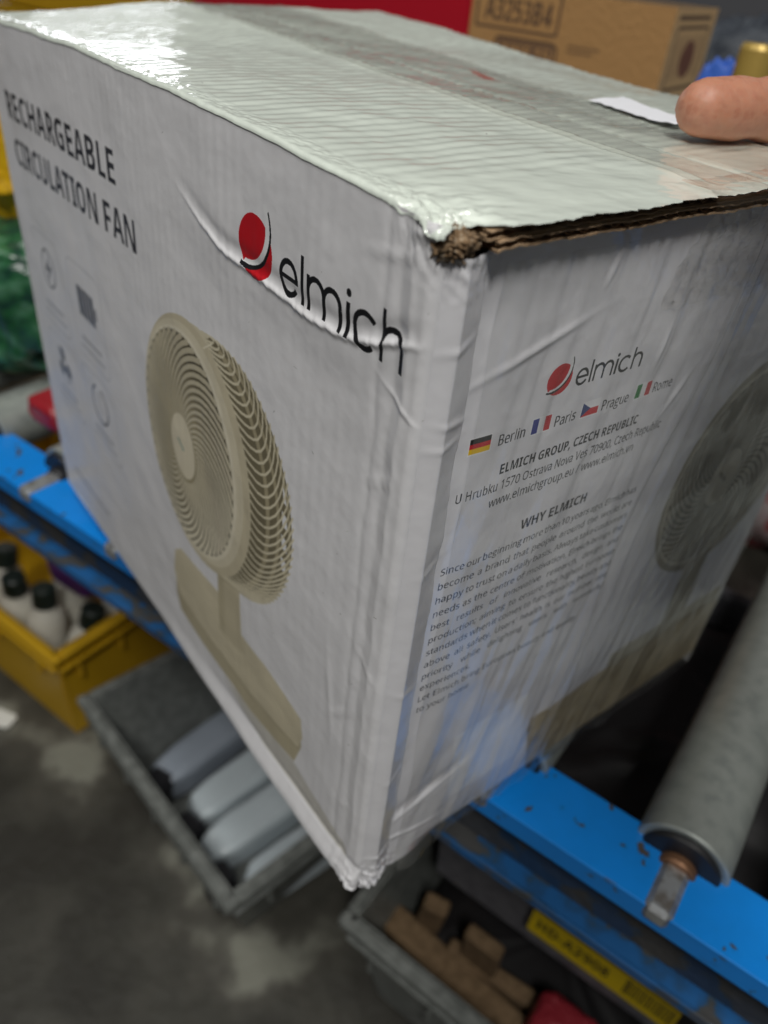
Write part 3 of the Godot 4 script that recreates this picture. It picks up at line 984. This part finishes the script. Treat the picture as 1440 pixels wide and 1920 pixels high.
func carton_stamp() -> ImageTexture:
	per_mm = 2.0
	ink = Image.create(480, 800, false, Image.FORMAT_RGB8)
	ink.fill(Color8(168, 128, 80))
	var brown := Color8(84, 62, 46)
	round_rect(8, 3, 104, 38, 3, 3.4, brown)
	write("A3253B4", true, 18, 34, 22, 86, brown)
	round_rect(36, 49, 80, 25, 8, 3.0, brown)
	fill_poly(PackedVector2Array([Vector2(40, 51), Vector2(112, 51), Vector2(112, 72), Vector2(40, 72)]), Color8(112, 84, 60))
	write("NNE 15", true, 48, 68, 13, 60, Color8(168, 128, 80))
	for k in 2: line(Vector2(128, 48 + k * 5), Vector2(166 - k * 8, 48 + k * 5), 3.0, Color8(122, 92, 60))
	for k in 2: fill_poly(PackedVector2Array([Vector2(212, 76 + k * 24), Vector2(226, 76 + k * 24), Vector2(226, 90 + k * 24), Vector2(212, 90 + k * 24)]), Color8(46, 62, 84))
	return finish_print()

func carton_end_stamp() -> ImageTexture:
	per_mm = 2.0
	ink = Image.create(280, 800, false, Image.FORMAT_RGB8)
	ink.fill(Color8(206, 172, 126))  # paler than the front panel: light on this end put into its colour
	var brown := Color8(96, 76, 62)
	line(Vector2(14, 9), Vector2(120, 9), 4, brown)
	round_rect(18, 18, 104, 58, 4, 3, brown)
	for k in 9: line(Vector2(28 + k * 10.5, 26), Vector2(28 + k * 10.5, 66), 3.0, Color8(150, 118, 92))
	fill_poly(oval(72, 48, 22, 18), Color8(122, 80, 66))
	stroke(oval(72, 104, 42, 18), 3.5, Color8(150, 132, 120))
	stroke(oval(72, 104, 26, 10), 3.0, Color8(150, 132, 120))
	return finish_print()

func yellow_tag() -> ImageTexture:
	per_mm = 4.0
	ink = Image.create(600, 160, false, Image.FORMAT_RGB8)
	ink.fill(Color8(214, 184, 14))
	write("HD-A2908", true, 8, 28, 16, 76, Color8(26, 24, 20))
	var r := RandomNumberGenerator.new()
	r.seed = 4
	var x := 100.0
	while x < 146.0:
		var w := r.randf_range(0.5, 1.8)
		fill_poly(PackedVector2Array([Vector2(x, 5), Vector2(x + w, 5), Vector2(x + w, 32), Vector2(x, 32)]), Color8(30, 28, 22))
		x += w + r.randf_range(0.5, 1.6)
	return ImageTexture.create_from_image(ink)

func textured(t: Texture2D, rough := 0.7) -> StandardMaterial3D:
	var m := StandardMaterial3D.new()
	m.albedo_texture = t
	m.roughness = rough
	return m

func face(a: Vector3, b: Vector3, c: Vector3, d: Vector3) -> ArrayMesh:
	# a printed panel: a upper left, b upper right, c lower right, d lower left
	var place := func(u: float, v: float) -> Vector3: return a.lerp(b, u).lerp(d.lerp(c, u), v)
	return sheet(steps(0, 1, 0.25), steps(0, 1, 0.25), place, Rect2(0, 0, 1, 1))

func lamp(label: String, at: Vector3, aim: Vector3, size: Vector2, energy: float, color: Color) -> void:
	var o := thing("ceiling_lamp", label, "lamp", Vector3.ZERO)
	var b := Basis.looking_at(aim - at, Vector3.UP if absf((aim - at).normalized().y) < 0.98 else Vector3.FORWARD)
	o.transform = Transform3D(b, at)
	part("housing", block_mesh(Vector3(size.x + 0.06, size.y + 0.06, 0.05), 0.006, Vector3(0, 0, 0.04)), plain(0.7, 0.7, 0.7, 0.5), o)
	var glow := StandardMaterial3D.new()
	glow.albedo_color = Color(0.9, 0.9, 0.9)
	glow.emission_enabled = true
	glow.emission = color
	glow.emission_energy_multiplier = 1.5
	part("lamp_panel", block_mesh(Vector3(size.x, size.y, 0.01), 0.002, Vector3(0, 0, 0.01)), glow, o)
	var l := AreaLight3D.new()
	l.name = "light"
	l.area_size = size
	l.light_energy = energy
	l.light_color = color
	l.area_range = 20.0
	l.shadow_enabled = true
	l.position = Vector3(0, 0, -0.004)
	o.add_child(l)

func _ready() -> void:
	noise.seed = 3
	noise.frequency = 0.03
	noise.fractal_octaves = 3
	fine.seed = 9
	fine.frequency = 0.09
	fine.fractal_octaves = 3
	# ---- camera
	var cam := Camera3D.new()
	cam.name = "camera"
	cam.fov = 67.52
	cam.near = 0.02
	cam.far = 60.0
	cam.transform = Transform3D(Basis(Vector3(0.59875, 0.09005, -0.79586), Vector3(-0.52224, 0.79727, -0.30270), Vector3(0.60725, 0.59687, 0.52439)).orthonormalized(), Vector3(0.15747, 0.42024, 0.14560))
	var lens := CameraAttributesPhysical.new()
	lens.frustum_focal_length = 17.953
	lens.exposure_aperture = 4.4
	lens.frustum_focus_distance = 0.285
	cam.attributes = lens
	add_child(cam)
	cam.current = true
	# ---- surroundings: an indoor hall, no sky
	var env := Environment.new()
	env.background_mode = Environment.BG_COLOR
	env.background_color = Color(0.235, 0.235, 0.24)
	env.tonemap_mode = Environment.TONE_MAPPER_LINEAR
	env.tonemap_exposure = 1.0
	env.sdfgi_enabled = true
	env.ssao_enabled = true
	env.ssil_enabled = true
	var we := WorldEnvironment.new()
	we.name = "environment"
	we.environment = env
	add_child(we)
	# ---- lamps of the hall
	var white := Color(1.0, 0.995, 0.975)
	lamp("white panel lamp hanging over the conveyor's left", Vector3(-1.0, 2.9, 1.15), Vector3(-0.2, 0.2, 0), Vector2(1.2, 0.3), 1.9, white)
	lamp("white panel lamp hanging over the conveyor's right", Vector3(1.3, 2.85, 1.15), Vector3(0.0, 0.3, -0.1), Vector2(0.25, 0.6), 4.6, white)
	lamp("white panel lamp hanging steeply above the carton", Vector3(0.85, 2.9, 0.5), Vector3(0.0, 0.3, -0.1), Vector2(0.22, 0.6), 3.0, white)
	lamp("bright lamp panel far off beyond the carton's left end", Vector3(-5.2, 1.15, -1.75), Vector3(-0.3, 0.4, -0.15), Vector2(0.85, 0.36), 0.8, Color(0.97, 0.98, 1.0))

	# ---- floor
	var floor_ := MeshInstance3D.new()
	floor_.name = "floor"
	var slab := PlaneMesh.new()
	slab.size = Vector2(14, 14)
	floor_.mesh = slab
	floor_.position = Vector3(-2, -0.72, -1)
	var concrete := worn(41, [lin(0.028, 0.026, 0.020), lin(0.045, 0.043, 0.034), lin(0.062, 0.058, 0.047), lin(0.20, 0.20, 0.165)], [0.3, 0.48, 0.62, 0.80], 0.007, 0.9, 0.55, 0.0, 0.8)
	floor_.material_override = concrete
	floor_.set_meta("kind", "structure")
	add_child(floor_)

	build_carton()
	build_conveyor()

	# ---- hand
	var person := thing("person", "hand with its bare thumb resting on the white carton's top", "person")
	var skin := plain(0.50, 0.245, 0.16, 0.5)
	skin.subsurf_scatter_enabled = true
	skin.subsurf_scatter_strength = 0.25
	skin.albedo_texture = noise_texture(95, 0.02, 4, [Color(0.93, 0.86, 0.84), Color(1, 1, 1), Color(1.0, 0.95, 0.92)], [0.2, 0.5, 0.8])
	skin.uv1_triplanar = true
	skin.uv1_scale = Vector3.ONE * 12.0
	skin.normal_enabled = true
	skin.normal_texture = noise_texture(96, 0.045, 4, [], [], 4.0)
	skin.normal_scale = 0.25
	part("hand", hand_mesh(), skin, person)
	# added dark cloth on the unseen forearm, shadowing the side panel too
	var added_sleeve_at := func(u: float, v: float) -> Vector3:
		var axis := Vector3(0.23, 0.245, 0.185).normalized()
		var a := axis.cross(Vector3.UP).normalized()
		var b := axis.cross(a)
		var rr := lerpf(0.043, 0.062, v) * (1.0 + 0.08 * noise.get_noise_2d(u * 30.0, v * 200.0)) - 0.004 * bell(v, 0.02)
		return Vector3(0.145, 0.571, -0.073) + axis * (v * 0.36) + (a * cos(u) + b * sin(u)) * rr
	part("added_sleeve", sheet(steps(0, TAU, TAU / 40), steps(0, 1, 0.04), added_sleeve_at, Rect2(0, 0, TAU, 1)), plain(0.03, 0.033, 0.045, 0.9), person)

	# ---- crates on the floor
	var grey := worn(51, [lin(0.12, 0.128, 0.12), lin(0.155, 0.165, 0.155), lin(0.185, 0.195, 0.185)], [0.3, 0.5, 0.75], 0.02, 4.0, 0.42)
	var dir1 := (ALONG * 0.98 - ACROSS * 0.20).normalized()
	var side1 := dir1.cross(Vector3.UP)
	var near1 := at_conveyor(-0.423, 0.155, -0.72)
	crate("grey_crate", "open grey plastic crate with pale forms inside, below the carton", turned(near1 - side1 * 0.30, dir1), Vector3(0.385, 0.22, 0.60), grey, "grey stacking crates", 0.05)
	crate("grey_crate", "open grey plastic crate with brown cardboard scraps, under the blue rail", turned(at_conveyor(0.095, 0.168 + 0.20, -0.67)), Vector3(0.40, 0.22, 0.40), grey, "grey stacking crates", 0.04)
	var tag_crate := crate("grey_crate", "dark grey plastic crate with the yellow code label, stacked under the blue rail", turned(at_conveyor(0.235, 0.245 + 0.2, -0.42)), Vector3(0.60, 0.25, 0.40), worn(52, [lin(0.10, 0.10, 0.115), lin(0.14, 0.14, 0.155)], [0.3, 0.7], 0.02, 4.0, 0.5), "grey stacking crates")
	var tag := face(Vector3(-0.17, 0.09, 0.2), Vector3(-0.02, 0.09, 0.2), Vector3(-0.02, 0.05, 0.2), Vector3(-0.17, 0.05, 0.2))
	part("label", tag, textured(yellow_tag(), 0.5), tag_crate, Transform3D(Basis.IDENTITY, Vector3(0, 0, 0.0025)))
	var filler_high := thing("dark_filler", "added black filler standing in for shade, in the crate with the yellow label", "bag")
	filler_high.transform = turned(at_conveyor(0.235, 0.445, -0.41))  # added black form, stands in for the shade under the conveyor
	part("wrapper", pillow(Vector3(0.55, 0.22, 0.36), 0.12, 87, 0.4), plain(0.008, 0.007, 0.008, 0.5), filler_high)
	# pale rounded forms in the first crate
	var pale := plain(0.55, 0.62, 0.66, 0.25)
	var base1 := turned(near1 - side1 * 0.30, dir1)
	for k in 4:
		var o := thing("pale_form", "pale blue form lying in the grey crate, %s from the crate's right end" % ["first", "second", "third", "fourth"][k], "packet", Vector3.ZERO, "pale forms in the grey crate")
		o.transform = base1 * Transform3D(Basis(Vector3.UP, 0.06 * (k - 1)), Vector3(0.125 - 0.085 * k, 0.008, 0.05 + 0.02 * (k % 2)))
		part("wrapper", pillow(Vector3(0.062, 0.05 + 0.015 * (k % 2), 0.34), 0.05, 60 + k, 0.4), pale if k < 3 else plain(0.30, 0.34, 0.40, 0.3), o)
	for k in 3:
		var o := thing("black_block", "small black block in the grey crate %s" % ["close to its right end", "in the middle of its near wall", "towards its left end"][k], "block", Vector3.ZERO, "black blocks in the grey crate")
		o.transform = base1 * Transform3D(Basis(Vector3.UP, 0.2 * k), Vector3(0.085 - 0.095 * k, 0.009, 0.252 - 0.006 * k))
		part("body", block_mesh(Vector3(0.042, 0.06, 0.038), 0.006, Vector3(0, 0.03, 0)), plain(0.02, 0.02, 0.024, 0.4), o)
	var filler_low := thing("dark_filler", "added black filler darkening the bottom of the crate with cardboard scraps", "bag")
	filler_low.transform = turned(at_conveyor(0.095, 0.362, -0.664))  # added black form that darkens the crate's interior
	part("wrapper", pillow(Vector3(0.31, 0.11, 0.31), 0.1, 88, 0.35), plain(0.008, 0.007, 0.008, 0.55), filler_low)
	# scraps in the second crate
	var kraft := worn(55, [lin(0.12, 0.075, 0.036), lin(0.18, 0.115, 0.06)], [0.3, 0.7], 0.02, 6.0, 0.85)
	for k in 4:
		var o := thing("cardboard_scrap", ["long brown cardboard strip lying behind the crate's near rim", "upright brown cardboard block left of the yellow label", "brown cardboard strip beneath the yellow label", "small upright brown cardboard piece by the crate's left end"][k], "cardboard", Vector3.ZERO, "cardboard scraps in the crate")
		o.transform = turned(at_conveyor([0.01, 0.03, 0.09, -0.045][k], [0.232, 0.258, 0.262, 0.262][k], [-0.556, -0.545, -0.553, -0.550][k])) * Transform3D(Basis.from_euler(Vector3(0.1, 0.1 * k - 0.1, 0.06 - 0.05 * k)), Vector3.ZERO)
		part("board", block_mesh([Vector3(0.19, 0.03, 0.035), Vector3(0.045, 0.085, 0.018), Vector3(0.20, 0.03, 0.02), Vector3(0.03, 0.08, 0.02)][k], 0.003, Vector3(0, [0.015, 0.0425, 0.015, 0.04][k], 0)), kraft, o)
	var red_packet := thing("red_packet", "dark red packet in the crate below the yellow label", "packet")
	red_packet.transform = turned(at_conveyor(0.140, 0.236, -0.54))
	part("wrapper", pillow(Vector3(0.07, 0.06, 0.06), 0.1, 71), plain(0.25, 0.02, 0.03, 0.4), red_packet)

	# ---- yellow crate with white bottles
	var yellow := plain(0.58, 0.34, 0.012, 0.42)
	crate("yellow_crate", "open yellow plastic crate holding white bottles, on the floor at the left", turned(at_conveyor(-0.72 - 0.28, 0.215 + 0.2, -0.72)), Vector3(0.58, 0.215, 0.40), yellow)
	var bottle_white := plain(0.70, 0.68, 0.60, 0.4)
	var cap_dark := plain(0.012, 0.022, 0.018, 0.4)
	var names := ["nearest the crate's corner", "second from the crate's corner", "third from the crate's corner", "half hidden at the picture's edge", "in the rear row by the rail", "in rear row by purple bag", "in the rear row farthest left", "lowest at the crate's near wall"]
	for k in 8:
		var o := thing("white_bottle", "white bottle with dark cap in the yellow crate, " + names[k], "bottle", Vector3.ZERO, "white bottles in the yellow crate")
		var s: float = [-0.79, -0.86, -0.935, -1.01, -0.80, -0.88, -0.96, -1.08][k]
		var t: float = [0.285, 0.275, 0.285, 0.275, 0.375, 0.37, 0.38, 0.28][k]
		o.transform = Transform3D(Basis.from_euler(Vector3(-0.25 + 0.12 * (k % 3), 0, 0.12 * (k % 2) - 0.05)), at_conveyor(s, t, -0.706))
		part("body", lathe_mesh([Vector2(0, 0), Vector2(0.030, 0), Vector2(0.034, 0.006), Vector2(0.034, 0.12), Vector2(0.028, 0.148), Vector2(0.014, 0.158), Vector2(0.014, 0.165)], 28, true), bottle_white, o)
		part("cap", lathe_mesh([Vector2(0.0, 0.158), Vector2(0.020, 0.158), Vector2(0.021, 0.163), Vector2(0.020, 0.193), Vector2(0.016, 0.196), Vector2(0, 0.196)], 24, false), cap_dark, o)
	var purple := thing("purple_bag", "purple bag lying over the bottles beneath the blue rail", "bag")
	purple.transform = turned(at_conveyor(-0.84, 0.36, -0.52))
	part("wrapper", pillow(Vector3(0.10, 0.05, 0.07), 0.1, 73), plain(0.11, 0.03, 0.17, 0.45), purple)
	var scrap := thing("paper_scrap", "small white paper scrap on the bare floor at the left", "paper")
	scrap.transform = Transform3D(Basis(Vector3.UP, 0.6), at_conveyor(-0.845, 0.165, -0.715))
	part("sheet", pillow(Vector3(0.05, 0.006, 0.03), 0.1, 74), plain(0.7, 0.7, 0.66, 0.7), scrap)

	# ---- on the conveyor, to the left of the carton
	var green := thing("green_bag", "green plastic bag lying on the conveyor left of the white carton", "bag")
	green.transform = turned(at_conveyor(-0.775, 0.36, 0.0))
	part("wrapper", pillow(Vector3(0.40, 0.158, 0.32), 0.12, 81, 0.4), worn(61, [lin(0.012, 0.05, 0.035), lin(0.02, 0.12, 0.04), lin(0.10, 0.24, 0.15)], [0.35, 0.5, 0.75], 0.012, 5.0, 0.28), green)
	var gold := thing("yellow_bag", "bright yellow plastic bag lying on top of the green bag", "bag")
	gold.transform = turned(at_conveyor(-0.79, 0.36, 0.142))
	part("wrapper", pillow(Vector3(0.32, 0.17, 0.27), 0.10, 82, 0.5), worn(62, [lin(0.25, 0.13, 0.006), lin(0.68, 0.40, 0.008), lin(0.72, 0.44, 0.01)], [0.22, 0.32, 0.7], 0.01, 4.0, 0.35), gold)
	var red_small := thing("red_packet", "small red packet on the rollers beside the left blue rail", "packet")
	red_small.transform = turned(at_conveyor(-0.528, 0.195, 0.0))
	part("wrapper", pillow(Vector3(0.05, 0.028, 0.05), 0.1, 83), plain(0.30, 0.012, 0.02, 0.4), red_small)
	# ---- behind the carton
	var kc := thing("brown_carton", "brown cardboard carton with stamped black lettering, behind the white carton", "carton")
	var p0 := Vector3(-0.612, 0, -0.565)
	var p1 := Vector3(-0.388, 0, -0.634)
	var p2 := p1 + Vector3(-0.0412, 0, -0.1337)
	var p3 := p0 + (p2 - p1)
	var up := Vector3(0, 0.392, 0)
	var grain := noise_texture(91, 0.08, 3, [], [], 3.0)
	var fm := textured(carton_stamp(), 0.85)
	var em := textured(carton_end_stamp(), 0.85)
	for m in [fm, em]:
		m.normal_enabled = true
		m.normal_texture = grain
		m.normal_scale = 0.3
	part("front_panel", face(p0 + up, p1 + up, p1, p0), fm, kc)
	part("end_panel", face(p1 + up, p2 + up, p2, p1), em, kc)
	part("back_panel", face(p2 + up, p3 + up, p3, p2), kraft, kc)
	part("end_panel", face(p3 + up, p0 + up, p0, p3), kraft, kc)
	var lift := Vector3(0, 0.001, 0)
	part("top_flap", face(p3 + up, p2 + up, p1 + up, p0 + up), kraft, kc)
	part("bottom_panel", face(p0 + lift, p1 + lift, p2 + lift, p3 + lift), kraft, kc)
	var sack := thing("grey_sack", "dark blue-grey sack behind the brown carton's right end", "sack")
	sack.transform = turned(at_conveyor(-0.10, 0.99, 0.0))
	part("wrapper", pillow(Vector3(0.34, 0.375, 0.20), 0.12, 84, 0.55), worn(63, [lin(0.035, 0.042, 0.055), lin(0.07, 0.08, 0.095)], [0.35, 0.7], 0.02, 6.0, 0.5), sack)
	var bottle := thing("dark_bottle", "tall dark bottle with a gold cap, just behind the thumb", "bottle")
	bottle.position = Vector3(-0.268, 0, -0.597)
	part("body", lathe_mesh([Vector2(0, 0), Vector2(0.036, 0), Vector2(0.038, 0.004), Vector2(0.038, 0.26), Vector2(0.03, 0.31), Vector2(0.012, 0.335), Vector2(0.012, 0.355)], 32, true), plain(0.03, 0.035, 0.045, 0.2), bottle)
	part("cap", lathe_mesh([Vector2(0, 0.345), Vector2(0.0155, 0.345), Vector2(0.0165, 0.347), Vector2(0.0165, 0.372), Vector2(0.0145, 0.376), Vector2(0, 0.376)], 28), plain(0.52, 0.36, 0.09, 0.4, 0.3), bottle)
	var bluebit := thing("blue_packet", "small bright blue packet between brown carton and gold capped bottle", "packet")
	bluebit.transform = turned(Vector3(-0.335, 0.0, -0.655))
	part("wrapper", pillow(Vector3(0.045, 0.345, 0.03), 0.1, 85, 0.5), plain(0.05, 0.14, 0.55, 0.35), bluebit)
	# ---- stacks standing beyond the conveyor
	var red := plain(0.48, 0.008, 0.022, 0.35)
	for k in 4: crate("red_crate", "red plastic crate beyond the conveyor, %s of its stack" % ["lowest", "second", "third", "topmost"][k], turned(at_conveyor(-1.065, 1.42, -0.72 + 0.305 * k)), Vector3(0.73, 0.30, 0.45), red, "red crates stacked beyond the conveyor")
	for k in 4: crate("yellow_crate", "yellow plastic crate beyond the conveyor, %s of the yellow stack" % ["lowest", "second", "third", "topmost"][k], turned(at_conveyor(-1.82, 1.42, -0.72 + 0.305 * k)), Vector3(0.72, 0.30, 0.45), yellow, "yellow crates stacked beyond the conveyor")
	var white_sack := thing("white_sack", "white sack with red stripes standing at the picture's upper right corner", "sack")
	white_sack.transform = turned(at_conveyor(-0.02, 1.75, -0.72))
	part("wrapper", pillow(Vector3(0.5, 1.4, 0.4), 0.08, 86, 0.5), worn(64, [lin(0.5, 0.02, 0.03), lin(0.55, 0.04, 0.05), lin(0.66, 0.66, 0.66)], [0.45, 0.5, 0.52], 0.006, 3.0, 0.5), white_sack)
